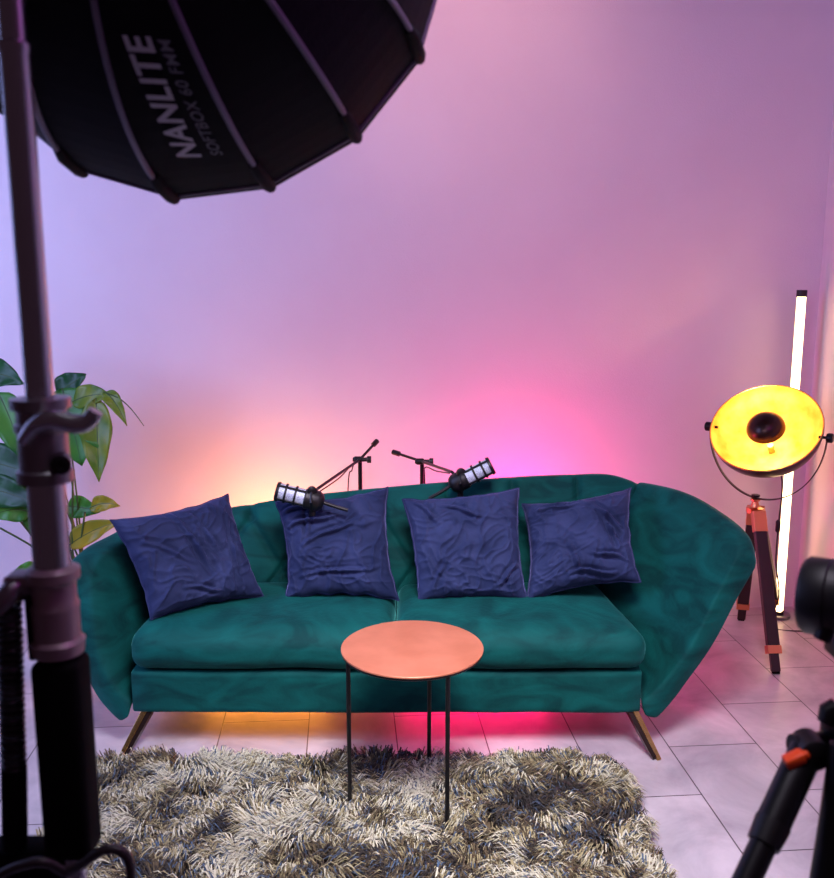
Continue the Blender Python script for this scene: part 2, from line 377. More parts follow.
# backrest with stitched channels and diamond pleats
btop = [oy(px, py-1, 3.50) for px, py in ((204, 511), (290, 497), (345, 491), (400, 486), (460, 481), (520, 477), (570, 475), (612, 475), (650, 487))]
bbot = [V((-.92, 3.36, .15)), V((-.1, 3.37, .15)), V((.76, 3.36, .15))]
brr2 = [bbot[-1], V((.76, 3.38, .42)), V((.81, 3.45, .64)), btop[-1]]
bll = [bbot[0], V((-.91, 3.38, .42)), V((-.90, 3.45, .58)), btop[0]]
SEAM = [oy(px, 490, 3.5).x for px in (250, 315, 381, 447, 512, 577, 640)]
def pleat(j, i, p):
    d = 0.0; z = (p.z-.15)/(.65)           # 0..1 up
    for k, sx in enumerate(SEAM):
        if z > .80: d += math.exp(-((p.x-sx)/.013)**2)*1.0
        w = (SEAM[1]-SEAM[0])
        for s in (-1, 1):
            # diagonals between button rows z=.80 and z=.50
            for zt, zb, off in ((.80, .52, 0), (.52, .24, .5)):
                if zb < z <= zt:
                    f = (zt-z)/(zt-zb); xx = sx + off*w + s*f*w/2
                    d += .8*math.exp(-((p.x-xx)/.013)**2)
        d += .9*math.exp(-(((p.x-sx)/.018)**2+((z-.80)/.03)**2))
    return -.022*min(d, 1.4)+dim(j, i, p)*.6
shell('backrest', coons(bll, brr2, bbot, btop, 220, 60), VELVET, sofa, .10, pleat, r=.04)
# seam piping between base and arms handled by geometry; slanted gold legs
for (pt, pf) in (((148, 712), (121, 757)), ((632, 711), (659, 760))):
    a = oy(pt[0], pt[1], 2.93); b = oz(pf[0], pf[1]); a.z = .15
    m_ = MB(); s = 1 if a.x > 0 else -1
    d = (b-a)
    for w, o_ in ((.022, 0),):
        m_.bar(a, b, .026, .019, (1, 0, 0), .75)
    lgo = m_.build('leg', GOLD, sofa, False, .0015)
    fo_ = MB().bar(a+V((-s*.022, .006, 0)), b+V((-s*.016, .008, .004)), .030, .015, (1, 0, 0)).build('leg_flange', BROWN, None, False, .001); fo_.parent = lgo
for x in (bl.x+.06, brr.x-.06):
    m_ = MB(); s = 1 if x > 0 else -1
    m_.bar((x, 3.42, .15), (x+s*.09, 3.47, 0), .026, .012, (1, 0, 0)).build('leg', GOLD, sofa, False, .0015)
# ------------------------------------------------------------------ pillows
def pillow(label, tl, tr, brc, blc, bulge=.075, seed=0, creases=(), pinch=.018):
    """four corner points; a soft square cushion with pinched sides, knife edge and creases"""
    nn_ = 92; cen = (tl+tr+brc+blc)/4
    nr = ((tr-tl)+(brc-blc)).cross((tl-blc)+(tr-brc)).normalized()
    if nr.y > 0: nr = -nr
    root = thing('throw_pillow', (cen.x, cen.y, min(blc.z, brc.z)), label, 'pillow', 'dark blue velvet pillows on the sofa')
    root['group'] = 'dark blue velvet pillows on the sofa'
    sz = (tr-tl).length; vs = []; so = V((seed*7.3, seed*3.1, 0))
    for side in (1, -1):
        for j in range(nn_+1):
            v = j/nn_
            for i in range(nn_+1):
                u = i/nn_
                P = blc*(1-u)*(1-v)+brc*u*(1-v)+tl*(1-u)*v+tr*u*v
                X, Y = 2*u-1, 2*v-1
                # pinched sides: edges bow inward between corners
                e = pinch*(1-Y*Y)*X**3; f = pinch*(1-X*X)*Y**3
                ex = ((tr-tl)+(brc-blc)).normalized(); ey = ((tl-blc)+(tr-brc)).normalized()
                P = P - ex*e*1.2 - ey*f*1.2
                wv = noise.noise(V((u*9, v*9, seed)))*.006
                P += ex*wv*abs(X)**6 + ey*noise.noise(V((u*9, v*9, seed+4)))*.006*abs(Y)**6
                prof = (max(0, 1-X**4)*max(0, 1-Y**4))**.55
                h = bulge*prof
                if side == 1:
                    # folds: warped ridged noise, stretched, plus explicit creases
                    q = V((u*3.2, v*3.2, 0))+so; wx = noise.noise(q)*.9; wy = noise.noise(q+V((5, 5, 5)))*.9
                    r1 = 1-abs(noise.noise(V((u*7+wx*2, v*2.6+wy*2, seed))))*2
                    r2 = 1-abs(noise.noise(V((u*3.0+wy*2, v*9+wx*2, seed+9))))*2
                    h += (.010*max(0, r1)**4+.008*max(0, r2)**4)*min(1, prof*1.6)
                    h += .012*noise.noise(V((u*2.5, v*2.5, seed+3)))*prof
                    for (x0, y0, x1, y1, dp, wd) in creases:
                        dx, dy = x1-x0, y1-y0; t = max(0, min(1, ((u-x0)*dx+(v-y0)*dy)/(dx*dx+dy*dy)))
                        cx_, cy_ = x0+dx*t, y0+dy*t+.02*math.sin(t*6)
                        dd = math.hypot(u-cx_, v-cy_); ew = math.sin(PI*min(1, max(0, t*.9+.08)))
                        wd2 = wd*.85; h += 2.4*dp*ew*(math.exp(-(dd/wd2)**2)-.7*math.exp(-((dd-wd2*1.9)/wd2)**2))
                vs.append(P+nr*side*h)
    W = nn_+1; o2 = W*W; fs = []
    for j in range(nn_):
        for i in range(nn_):
            a, b, c, d = j*W+i, j*W+i+1, (j+1)*W+i+1, (j+1)*W+i
            fs += [(a, b, c, d), (o2+a, o2+d, o2+c, o2+b)]
    ob = me_obj('cover', vs, fs, BLUEV, root)
    bm = bmesh.new(); bm.from_mesh(ob.data); bmesh.ops.remove_doubles(bm, verts=bm.verts[:], dist=1e-5); bmesh.ops.recalc_face_normals(bm, faces=bm.faces[:]); bm.to_mesh(ob.data); bm.free()
    # piping seam all round
    rim = [vs[i] for i in range(W)]+[vs[j*W+nn_] for j in range(1, W)]+[vs[nn_*W+i] for i in range(nn_-1, -1, -1)]+[vs[j*W] for j in range(nn_-1, 0, -1)]
    MB().tube(rim+[rim[0]], .0028, 6, False).build('piping', BLUEV, root)
    return root
pillow('blue velvet pillow tilted against the left arm of the sofa, leftmost of four', oy(110, 520, 3.02), oy(228, 494, 3.36), oy(264, 597, 3.19), oy(151, 620, 2.98), .07, 1,
       ((.42, .95, .62, .15, .010, .022), (.55, .9, .74, .3, .009, .02), (.88, .8, .75, .1, .008, .02), (.1, .7, .5, .4, .006, .02), (.3, .2, .62, .1, .006, .02)))
pillow('blue velvet pillow below the left microphone, second from the left', oy(275, 500, 3.33), oy(388, 487, 3.36), oy(399, 601, 3.19), oy(286, 599, 3.19), .065, 2,
       ((.05, .85, .4, .95, .010, .02), (.08, .7, .55, .8, .010, .022), (.2, .5, .75, .75, .008, .02), (.15, .2, .9, .3, .006, .02), (.3, .95, .25, .55, .007, .02)), .02)
pillow('blue velvet pillow below the right microphone, third from the left', oy(402, 499, 3.33), oy(519, 488, 3.36), oy(527, 600, 3.19), oy(418, 601, 3.19), .065, 3,
       ((.1, .95, .3, .7, .008, .022), (.3, .9, .7, .75, .007, .02), (.95, .3, .7, .1, .008, .02), (.15, .1, .3, .4, .006, .02)), .014)
pillow('blue velvet pillow with crumpled right side beside the right sofa arm', oy(522, 504, 3.36), oy(631, 488, 3.38), oy(641, 582, 3.15), oy(526, 602, 3.19), .075, 4,
       ((.9, .5, .6, .9, .009, .022), (.85, .35, .72, .7, .012, .02), (.9, .2, .55, .35, .010, .02), (.4, .15, .8, .08, .010, .022), (.4, .45, .5, .1, .008, .02), (.1, .85, .5, .9, .006, .02)), .02)
# ------------------------------------------------------------------ round side table
tc_ = V((-.014, 2.570, 0)); TZ = .515
tab = thing('side_table', tc_, 'small round side table with copper top and thin black legs on the rug', 'table')
MB().lathe((tc_.x, tc_.y, TZ-.014), (0, 0, 1), [(0, .206), (.002, .2085), (.009, .2085), (.009, .2)], 96).build('rim_frame', BLACKM, tab)
o = MB().lathe((tc_.x, tc_.y, TZ-.006), (0, 0, 1), [(0, .209), (.001, .2105), (.005, .2105), (.006, .2095)], 96).build('table_top', COPPER, tab)
for a in ((-.220, 2.50), (.090, 2.395), (.027, 2.715)):
    d = V((a[0]-tc_.x, a[1]-tc_.y, 0)).normalized()*.196; p = tc_+d
    MB().tube([(p.x, p.y, .012), (p.x, p.y, TZ-.01)], .0066, 10).build('leg', BLACKM, tab)
feet = [tc_+V((a[0]-tc_.x, a[1]-tc_.y, 0)).normalized()*.196+V((0, 0, .018)) for a in ((-.220, 2.50), (.090, 2.395), (.027, 2.715))]
m_ = MB()
for i in range(3): m_.tube([feet[i], feet[(i+1) % 3]], .005, 8)
m_.build('base_rail', BLACKM, tab)
# ------------------------------------------------------------------ tripod floor lamp
HD = oy(755, 506, 3.83)
lamp = thing('tripod_lamp', (HD.x, HD.y, 0), 'tripod floor lamp with gold-lined dome shade glowing beside the sofa', 'lamp')
FE = [oz(776, 674), oz(741, 620), oz(776, 613)]
m_ = MB(); m_.lathe(HD+V((0, 0, -.03)), (0, 0, 1), [(0, .03), (.004, .036), (.022, .036), (.028, .02), (.05, .012), (.055, .02), (.062, .02), (.066, .008)], 24)
m_.build('tripod_head', BRASS, lamp)
for i, f in enumerate(FE):
    d = V((f.x-HD.x, f.y-HD.y, 0)).normalized(); top = HD+d*.035+V((0, 0, -.015)); e = f-top
    u_ = d
    lg = MB().bar(top+e*.10, top+e*.84, .050, .028, d).build('leg', WOODR, lamp, False, .003)
    def sub(nm, p, q, w, t, m):
        o = MB().bar(p, q, w, t, d).build(nm, m, None, False, .0015); o.parent = lg; o.matrix_parent_inverse = lg.matrix_parent_inverse.copy(); o.matrix_parent_inverse = Matrix.Identity(4); return o
    lg.matrix_parent_inverse = Matrix.Translation(lamp.location).inverted()
    for nm, a_, b_, w, t, m in (('top_bracket', 0.0, .13, .055, .033, BRASS), ('collar', .83, .88, .057, .036, BRASS), ('lower_leg', .86, .985, .036, .018, WOODR), ('foot', .985, 1.0, .028, .02, BLACKR)):
        sub(nm, top+e*a_, top+e*b_, w, t, m)
BE, EP = math.radians(36), math.radians(45)
ax = V((math.cos(BE), -math.sin(BE), 0)); hh = V((-math.sin(BE), -math.cos(BE), 0)); dn = hh*math.cos(EP)+V((0, 0, 1))*math.sin(EP)
DC = oy(765.5, 427, 3.79); DR = .226; DD = .182; PIV = DC - dn*.035
prof_o = [(-DD*math.cos(a), DR*math.sin(a)) for a in [PI/2*k/16 for k in range(17)]]
m_ = MB(); m_.lathe(DC, dn, prof_o, 64, False); m_.build('shade', BROWN, lamp)
prof_i = [(-(DD-.006)*math.cos(a), (DR-.003)*math.sin(a)) for a in [PI/2*k/16 for k in range(17)]]
m_ = MB(); m_.lathe(DC, dn, prof_i[::-1], 64, False); m_.build('shade_lining', GOLDLEAF, lamp)
m_ = MB(); rimp = [DC+(ax*math.cos(a)+dn.cross(ax)*math.sin(a))*(DR-.0015) for a in [2*PI*k/72 for k in range(73)]]
m_.tube(rimp, .0028, 8, False).build('shade_rim', GOLD, lamp)
CC = DC - dn*.012; cr_ = .078
m_ = MB(); m_.lathe(CC, dn, [(cr_*math.sin(a)*.8, cr_*math.cos(a)) for a in [PI/2*k/10 for k in range(11)]], 40, False)
m_.lathe(CC, dn, [(cr_*.97*math.sin(a)*.8, cr_*.97*math.cos(a)) for a in [PI/2*k/10 for k in range(11)]], 40, False)
m_.build('bulb_cap', BROWN, lamp)
bulb = emis('warm_bulb', (255, 200, 110), 40)
m_ = MB(); m_.lathe(DC-dn*.176, dn, [(0, .012), (.05, .014)], 20).build('socket', GOLDLEAF, lamp)
m_ = MB(); m_.lathe(DC-dn*.054, dn, [(0, .012), (.01, .020), (.022, .024), (.034, .020), (.042, .004)], 24).build('bulb', bulb, lamp)
yo = []; YR = DR+.012
for k in range(41):
    a = PI*k/40; yo.append(PIV - ax*math.cos(a)*YR + V((0, 0, -1))*math.sin(a)*(PIV.z-HD.z-.035))
m_ = MB()
for k in range(40): m_.bar(yo[k], yo[k+1]+(yo[k+1]-yo[k])*.08, .018, .004, (yo[20]-PIV).normalized() if False else V((hh.x, hh.y, 0)).cross(yo[k+1]-yo[k]))
m_.build('yoke', BROWN, lamp, False)
for s in (-1, 1):
    m_ = MB(); m_.lathe(PIV+ax*s*(DR-.020), ax*s, [(0, .006), (.03, .006), (.03, .017), (.036, .020), (.05, .020), (.054, .016)], 20); m_.build('knob', BLACKM, lamp)
m_ = MB(); m_.lathe(HD+V((0, 0, .03)), (0, 0, 1), [(0, .006), (.012, .006), (.012, .018), (.02, .018)], 16).build('wing_screw', BLACKM, lamp)
crd = smoothpath([PIV-dn*.13, oy(782, 480, 3.98), oy(779, 520, 3.98), oy(776, 560, 4.0), oy(779, 596, 4.02), V((1.62, 4.0, .01)), V((1.75, 3.95, .006))], 40)
m_ = MB(); m_.tube(crd, .0035, 8).build('power_cord', BLACKP, lamp)
sw = interp(crd, .30); m_ = MB(); m_.lathe(oy(778, 526, 3.98)-V((0, 0, .03)), (0, 0, 1), [(0, .005), (.008, .011), (.05, .011), (.058, .005)], 14).build('switch', BLACKP, lamp)
pl = bpy.data.lights.new('lamp_bulb_light', 'POINT'); pl.energy = 5; pl.color = (1, .54, .24); pl.shadow_soft_size = .03
po = bpy.data.objects.new('lamp_bulb_light', pl); C.objects.link(po); po.location = DC-dn*.035+V((0, 0, 0.0))
po.location = DC - dn*.07
# ------------------------------------------------------------------ LED tube in the corner
tb = oy(779, 606, 4.15); tb.z = 0; tt = oy(803.5, 290, 4.15)
tube = thing('led_tube_light', (tb.x, tb.y, 0), 'tall white glowing LED tube standing upright in the room corner', 'light')
zt = tt.z; fdir = V((-.35, -1, 0)).normalized(); sdr = V((0, 0, 1)).cross(fdir).normalized()
def ext(profile, z0, z1):
    n = len(profile); vs = [(tb.x+(sdr*a+fdir*b).x, tb.y+(sdr*a+fdir*b).y, z) for z in (z0, z1) for a, b in profile]
    return vs, [tuple(range(n))[::-1], tuple(range(n, 2*n))]+[(i, (i+1) % n, n+(i+1) % n, n+i) for i in range(n)]
dif = [(.019*math.cos(a), .004+.019*math.sin(a)) for a in [PI*k/12 for k in range(13)]]
m_ = MB(); m_.add(*ext(dif, .03, zt-.03)); m_.build('diffuser', emis('tube_glow', (255, 216, 158), 7.5), tube)
m_ = MB(); m_.add(*ext([(.020, .003), (-.020, .003), (-.020, -.018), (.020, -.018)], .02, zt-.02)); m_.build('housing', DCHROME, tube, False)
capp = [(.0225*math.cos(a), .0225*math.sin(a)) for a in [2*PI*k/20 for k in range(20)]]
for z0, z1 in ((.015, .035), (zt-.03, zt)):
    m_ = MB(); m_.add(*ext(capp, z0, z1)); m_.build('end_cap', BLACKP, tube)
m_ = MB(); m_.add(*ext([(c*2.4, s*2.4) for c, s in capp], 0, .015)); m_.build('stand_base', DCHROME, tube, True, .002)
# ------------------------------------------------------------------ microphones on boom stands behind the sofa
def boom(label, pole_px, pole_top, tail, head, Yp, Yh):
    p = oy(pole_px, pole_top, Yp)
    r = thing('boom_stand', (p.x, p.y, 0), label, 'stand', 'microphone boom stands behind the sofa')
    MB().tube([(p.x, p.y, .03), (p.x, p.y, p.z)], [.010, .009], 12).build('pole', BLACKM, r)
    MB().lathe((p.x, p.y, 0), (0, 0, 1), [(0, .11), (.012, .11), (.02, .1), (.03, .015)], 32).build('weighted_base', BLACKM, r)
    q = oy(pole_px, pole_top-2, Yp)
    h = oy(head[0], head[1], Yh); dr = (q-h).normalized(); tl = oy(tail[0], tail[1], Yp+.1)
    MB().tube([h, q+V((0, -.012, 0))], .006, 10).build('boom_arm', BLACKM, r)
    a = MB().tube([q+V((0, -.012, 0)), tl], .006, 10); a.tube([tl+(q-tl)*.22, tl], .0115, 10); a.build('boom_tail', BLACKM, r)
    m_ = MB(); m_.lathe(q+V((-.03, -.012, 0)), (1, 0, 0), [(0, .008), (.01, .014), (.035, .014), (.04, .009), (.06, .009), (.062, .015), (.078, .015)], 16); m_.build('clamp', BLACKM, r)
    return r, h, q
r1, h1, q1 = boom('black boom stand reaching left from behind the sofa', 360, 461, (377, 441), (317, 489), 3.82, 3.44)
r2, h2, q2 = boom('black boom stand reaching right from behind the sofa', 422, 463, (393, 452), (452, 472), 3.82, 3.44)
cb1 = smoothpath([h1+V((.01, 0, -.01)), q1*.5+h1*.5+V((0, 0, -.018)), q1+V((-.03, 0, -.02)), oy(352, 470, 3.8), oy(348, 492, 3.8), V((oy(347, 492, 3.8).x, 3.8, .02))], 30)
tag(MB().tube(cb1, .0028, 8).build('microphone_cable', CABLE), 'thin cable from the left microphone down beside its boom pole', 'cable')
cb2 = smoothpath([h2+V((-.01, 0, -.005)), q2*.5+h2*.5+V((0, 0, -.02)), q2+V((.012, 0.0, -.03)), q2+V((.012, .0, -.12)), V((q2.x+.015, 3.82, .04))], 30)
tag(MB().tube(cb2, .0028, 8).build('microphone_cable', CABLE), 'thin cable from the right microphone along its boom arm', 'cable')
def mic(label, tip, tail, Y, jp, hp, rad=.036):
    a, b = oy(tip[0], tip[1], Y), oy(tail[0], tail[1], Y); d = (b-a); Ln = d.length; d.normalize()
    c = a+d*(Ln/2); r = thing('microphone', c, label, 'microphone', 'broadcast microphones on booms')
    g0 = Ln*.60
    m_ = MB(); m_.lathe(a, d, [(.006, rad*.75), (.010, rad*.88), (g0, rad*.88)], 32).build('grille', GRILLE, r)
    m_ = MB(); m_.lathe(a, d, [(0, rad*.5), (0, rad*.92), (.008, rad), (.012, rad), (.012, rad*.85)], 32)
    for t in (.33, .66):
        m_.lathe(a+d*(g0*t), d, [(-.004, rad*.86), (-.004, rad), (.004, rad), (.004, rad*.86)], 32)
    x = V((0, -1, .15)); x = (x-d*x.dot(d)).normalized(); y = d.cross(x)
    for k in range(4):
        an = 2*PI*k/4+PI/4; e = x*math.cos(an)+y*math.sin(an)
        m_.bar(a+e*rad*.93+d*.004, a+e*rad*.93+d*g0, .007, .006, e)
    m_.build('cage', BLACKP, r, True)
    m_ = MB(); m_.lathe(a+d*g0, d, [(-.004, rad*.9), (0, rad*1.04), (.012, rad*1.06), (Ln*.26, rad*1.04), (Ln*.34, rad*.8), (Ln*.38, rad*.35)], 32).build('body', BLACKP, r)
    j = a+d*(g0+.025); up = V((0, 0, 1))
    hp = V(hp); dn_ = (hp-j).normalized()
    m_ = MB(); m_.tube([j+dn_*rad*.7, hp], .006, 10); m_.lathe(j+up*rad*1.0+V((0, -.01, 0)), V((.3, -1, 0)), [(-.012, .013), (.0, .018), (.012, .018), (.016, .010)], 20)
    m_.tube([j-V((0, 0, 1))*rad*.9, j-V((0, 0, 1))*(rad+.022)], .012, 12)
    m_.tube([j+V((0, -.02, rad)), j+V((0, -rad-.004, 0)), j+V((0, -.02, -rad))], .006, 8)
    m_.build('swivel_mount', BLACKM, r)
    tail_ = a+d*Ln; xl = smoothpath([tail_-d*.005, tail_+d*.04+V((0, 0, -.004)), tail_+d*.085+V((0, 0, -.006))], 8)
    m_ = MB(); m_.tube(xl, .0065, 10).build('plug', BLACKP, r)
    return r
mic('black broadcast microphone with silver grille pointing left above a pillow', (276, 491), (325, 503), 3.22, None, h1)
mic('black broadcast microphone with silver grille pointing up to the right', (492, 465), (449, 487), 3.40, None, h2)
# ------------------------------------------------------------------ potted plant
pp = V((-1.35, 3.62, 0))
plant = thing('potted_plant', pp, 'leafy green houseplant with drooping broad leaves behind the left sofa arm', 'plant')
MB().lathe(pp, (0, 0, 1), [(0, .075), (.01, .085), (.22, .11), (.235, .112), (.235, .1), (.21, .098)], 36).build('pot', POT, plant)
MB().lathe(pp+V((0, 0, .2)), (0, 0, 1), [(0, .09), (.012, .098), (.02, .05)], 28).build('soil', SOIL, plant)
def leaf(base, tip, width, m, Y0=3.6, Y1=None, arch=.0, fold=.25, twist=0.0, face=None, stem=True, wavy=.006):
    Y1 = Y0 if Y1 is None else Y1
    b, t = oy(base[0], base[1], Y0), oy(tip[0], tip[1], Y1); d = t-b; Ln = d.length
    mid = (b+t)/2+V((0, 0, 1))*arch; nu, nv = 14, 8; vs = []; wv = width/920*3.6/2
    face = V(face or (0, -1, .35)).normalized(); sd = d.cross(face).normalized(); fn = sd.cross(d).normalized()
    if fn.dot(face) < 0: fn = -fn
    for i in range(nu+1):
        s = i/nu; P = b*(1-s)**2+2*mid*s*(1-s)+t*s*s
        ww = wv*(math.sin(PI*min(1, s**.72))**.85)*(1-.25*s) + .0006
        for k in range(nv+1):
            c = 2*k/nv-1
            a = twist*s
            off = sd*(c*ww*math.cos(a)) + fn*(abs(c)*ww*fold + c*ww*math.sin(a)) + fn*wavy*math.sin(s*17+c*2)*abs(c)
            vs.append(P+off)
    fs = [(i*(nv+1)+k, i*(nv+1)+k+1, (i+1)*(nv+1)+k+1, (i+1)*(nv+1)+k) for i in range(nu) for k in range(nv)]
    o = me_obj('leaf', vs, fs, m, plant)
    q = o.modifiers.new('thick', 'SOLIDIFY'); q.thickness = .0012
    MB().tube([b*(1-s)**2+2*mid*s*(1-s)+t*s*s+fn*.0005 for s in [k/10 for k in range(11)]], [.0022*(1-.8*k/10) for k in range(11)], 6).build('midrib', STEMM, None)
    mr = C.objects[-1]; mr.parent = o; mr.matrix_parent_inverse = Matrix.Identity(4)
    if stem:
        base_p = pp+V((random.uniform(-.03, .03), random.uniform(-.03, .03), .215)); md = (base_p+b)/2+V(((pp.x-b.x)*.35, 0, .05))
        ps = [base_p*(1-s)**2+2*md*s*(1-s)+b*s*s for s in [k/12 for k in range(13)]]
        MB().tube(ps, [.005-.0025*k/12 for k in range(13)], 8).build('stem', STEMM, plant)
    return o
leaf((56, 394), (86, 374), 30, LEAF_D, 3.66, 3.64, .0, .2)
leaf((62, 388), (82, 466), 78, LEAF_M, 3.62, 3.56, .03, .12)
leaf((96, 398), (99, 482), 36, LEAF_G, 3.56, 3.50, .0, .3, stem=False)
leaf((72, 402), (112, 396), 26, LEAF_G, 3.60, 3.55, .03, .2, stem=False)
leaf((104, 392), (127, 426), 17, LEAF_G, 3.56, 3.52, .05, .3, stem=False)
leaf((86, 410), (104, 452), 40, LEAF_M, 3.58, 3.52, .02, .25, stem=False)
leaf((-22, 372), (24, 384), 34, LEAF_D, 3.62, 3.56, .03, .2)
leaf((-2, 392), (28, 466), 40, LEAF_M, 3.58, 3.52, .03, .25)
leaf((-24, 462), (40, 480), 46, LEAF_D, 3.55, 3.5, .04, .2)
leaf((-20, 488), (38, 506), 36, LEAF_D, 3.5, 3.46, .03, .2)
leaf((30, 512), (-10, 518), 28, LEAF_M, 3.5, 3.45, .04, .2)
leaf((44, 440), (30, 504), 28, LEAF_G, 3.66, 3.62, .0, .2)
leaf((24, 476), (36, 540), 30, LEAF_M, 3.56, 3.5, .01, .2)
leaf((66, 506), (100, 512), 26, LEAF_M, 3.62, 3.6, .01, .2)
leaf((90, 508), (120, 506), 19, LEAF_Y, 3.6, 3.58, .03, .35, stem=False)
leaf((68, 546), (120, 522), 26, LEAF_Y, 3.6, 3.56, .03, .3)
leaf((42, 570), (10, 577), 17, LEAF_M, 3.5, 3.45, .03, .2)
tend = smoothpath([oy(106, 393, 3.55), oy(120, 399, 3.54), oy(132, 410, 3.52), oy(144, 426, 3.5)], 12)
MB().tube(tend, [.0032-.0018*k/11 for k in range(12)], 6).build('tendril', STEMM, plant)
for ps in (((73, 470), (73, 555)), ((85, 512), (80, 556)), ((0, 528), (40, 552)), ((18, 518), (36, 541))):
    a, b = oy(*ps[0], 3.58), oy(*ps[1], 3.6); e = pp+V((0, 0, .215))
    MB().tube(smoothpath([a, b, (b+e)/2, e], 14), .0042, 8).build('stem', STEMM, plant)
# ------------------------------------------------------------------ softbox
SC = V((-.264, 1.177, 1.988)); SN = V((math.cos(-.161)*math.sin(.075), math.cos(-.161)*math.cos(.075), math.sin(-.161)))
su = SN.cross(V((0, 0, 1))).normalized(); sv = su.cross(SN); SR, SH, PH = .3, .301, 4.236
box = thing('softbox', SC, 'large black octagonal-style softbox hanging into the upper left corner', 'softbox')
box['label'] = 'large black ribbed softbox with white lettering, hanging in the upper left'
def rib(k, a, off=0.0):
    ang = PH+k*2*PI/16; e = su*math.cos(ang)+sv*math.sin(ang)
    nrm = (e*math.sin(a)*SH-SN*math.cos(a)*SR).normalized()
    return SC+e*SR*math.sin(a)-SN*SH*math.cos(a)+nrm*off
AS = [.22+(PI/2-.22)*j/18 for j in range(19)]
vs = [rib(k, a) for k in range(16) for a in AS]; W = 19
fs = [(k*W+j, k*W+j+1, ((k+1) % 16)*W+j+1, ((k+1) % 16)*W+j) for k in range(16) for j in range(18)]
lip = len(vs); vs += [rib(k, PI/2)+SN*.025 for k in range(16)]
fs += [(k*W+18, lip+k, lip+(k+1) % 16, ((k+1) % 16)*W+18) for k in range(16)]
ob = me_obj('fabric_shell', vs, fs, DARKF, box, False); q = ob.modifiers.new('t', 'SOLIDIFY'); q.thickness = .003
for k in range(16):
    MB().tube([rib(k, .3+(1.37-.3)*j/14, .003) for j in range(15)], .0034, 8).build('rod', RODM, box)
for k in range(16):
    MB().tube([rib(k, 1.36, .001), rib(k, 1.42, .003), rib(k, PI/2, .002), rib(k, PI/2, .002)+SN*.012], [.006, .0075, .0085, .007], 10).build('corner_pocket', DARKF, box)
MB().tube([rib(k % 16, PI/2, .001)+SN*.003 for k in range(17)], .0025, 8, False).build('edge_piping', RODM, box)
sbx = emis('softbox_diffuser_glow', (255, 225, 252), 13)
vs = [rib(k, PI/2)*.97+SC*.03+SN*.018 for k in range(16)]; me_obj('diffuser', vs, [tuple(range(16))], sbx, box, False)
m_ = MB(); m_.lathe(SC-SN*(SH+.012), SN, [(-.20, .045), (-.19, .052), (-.03, .052), (-.02, .07), (.012, .07), (.016, .06)], 32).build('light_head', BLACKP, box)
MB().tube([(-.351, .85, 1.94), (-.351, .85, 2.0), (-.31, .86, 2.03)], .012, 12).build('mount_bracket', BLACKM, box)
def panel(name, body, size, a0, s0, m, off=.02, k=1, shear=.2, spc=1.0):
    cu = bpy.data.curves.new(name, 'FONT'); cu.body = body; cu.size = size; cu.shear = shear; cu.offset = size*off; cu.space_character = spc
    t = bpy.data.objects.new(name, cu); C.objects.link(t)
    dg = bpy.context.evaluated_depsgraph_get(); me = bpy.data.meshes.new_from_object(t.evaluated_get(dg)); bpy.data.objects.remove(t)
    bm = bmesh.new(); bm.from_mesh(me); bmesh.ops.triangulate(bm, faces=bm.faces[:]); bmesh.ops.subdivide_edges(bm, edges=[e for e in bm.edges if e.calc_length() > size*.3], cuts=2)
    for v in bm.verts:
        a = a0 - v.co.x/.300; wd = .117*math.sin(a); s = s0 - v.co.y/wd
        p, q = rib(k, a), rib(k+1, a); nr = (q-p).cross(rib(k, a+.02)-p).normalized()
        if nr.dot(CAM-p) < 0: nr = -nr
        v.co = p+(q-p)*s+nr*.003
    bm.to_mesh(me); bm.free(); me.name = name; me.materials.clear(); me.materials.append(m)
    o = bpy.data.objects.new(name, me); C.objects.link(o); o.parent = box; o.matrix_parent_inverse = Matrix.Translation(box.location).inverted(); return o
panel('logo_lettering', 'NANLITE', .0355, 1.272, .57, WHITEP, .025, spc=1.07)
panel('size_lettering', 'SOFTBOX 60 FMM', .0172, 1.272, .785, GREYP, .008, spc=1.08)
# ------------------------------------------------------------------ foreground light stand
KS = .85; SX, SYY = -.413*.85, .85
def zat(py): return oy(40, py, SYY).z
st = thing('light_stand', (SX, SYY, 0), 'tall chrome light stand with clamp collars in the left foreground', 'stand')
def zt_(name, prof, m, seg=32): return MB().lathe((SX, SYY, 0), (0, 0, 1), [(a, b*KS) for a, b in prof], seg).build(name, m, st)
zt_('upper_pole', [(zat(45), .0175), (zat(45)+.4, .0135)] and [(zat(55), .0135), (1.925, .0135)], CHROME)
zt_('pole_sleeve', [(zat(400), .0152), (zat(56), .0152), (zat(50), .017), (zat(44), .017), (zat(42), .0145)], CHROME)
zt_('clamp_collar', [(zat(482), .020), (zat(481), .030), (zat(470), .030), (zat(468), .0265), (zat(432), .0265), (zat(430), .029), (zat(424), .029), (zat(422), .0265), (zat(410), .0265), (zat(408), .032), (zat(398), .032), (zat(396), .016)], DCHROME)
zt_('middle_pole', [(zat(575), .0205), (zat(478), .0205)], CHROME)
m_ = MB(); kp = oy(61, 465, SYY-.028); m_.lathe(kp, (.35, -1, 0), [(-.02, .009), (.0, .009), (.001, .0075), (.001, .004), (-.001, .003)], 24); m_.build('clamp_bolt', BLACKM, st)
lv = smoothpath([oy(24, 440, SYY-.035), oy(38, 424, SYY-.045), oy(55, 420, SYY-.045), oy(74, 424, SYY-.045), oy(88, 422, SYY-.045), oy(96, 411, SYY-.045)], 20)
MB().tube(lv, [.0065+.0025*math.sin(PI*k/19) for k in range(20)], 12).build('lever', CHROME, st)
SLV = mat('grey_rose_casting', (150, 134, 138), .42, .35)
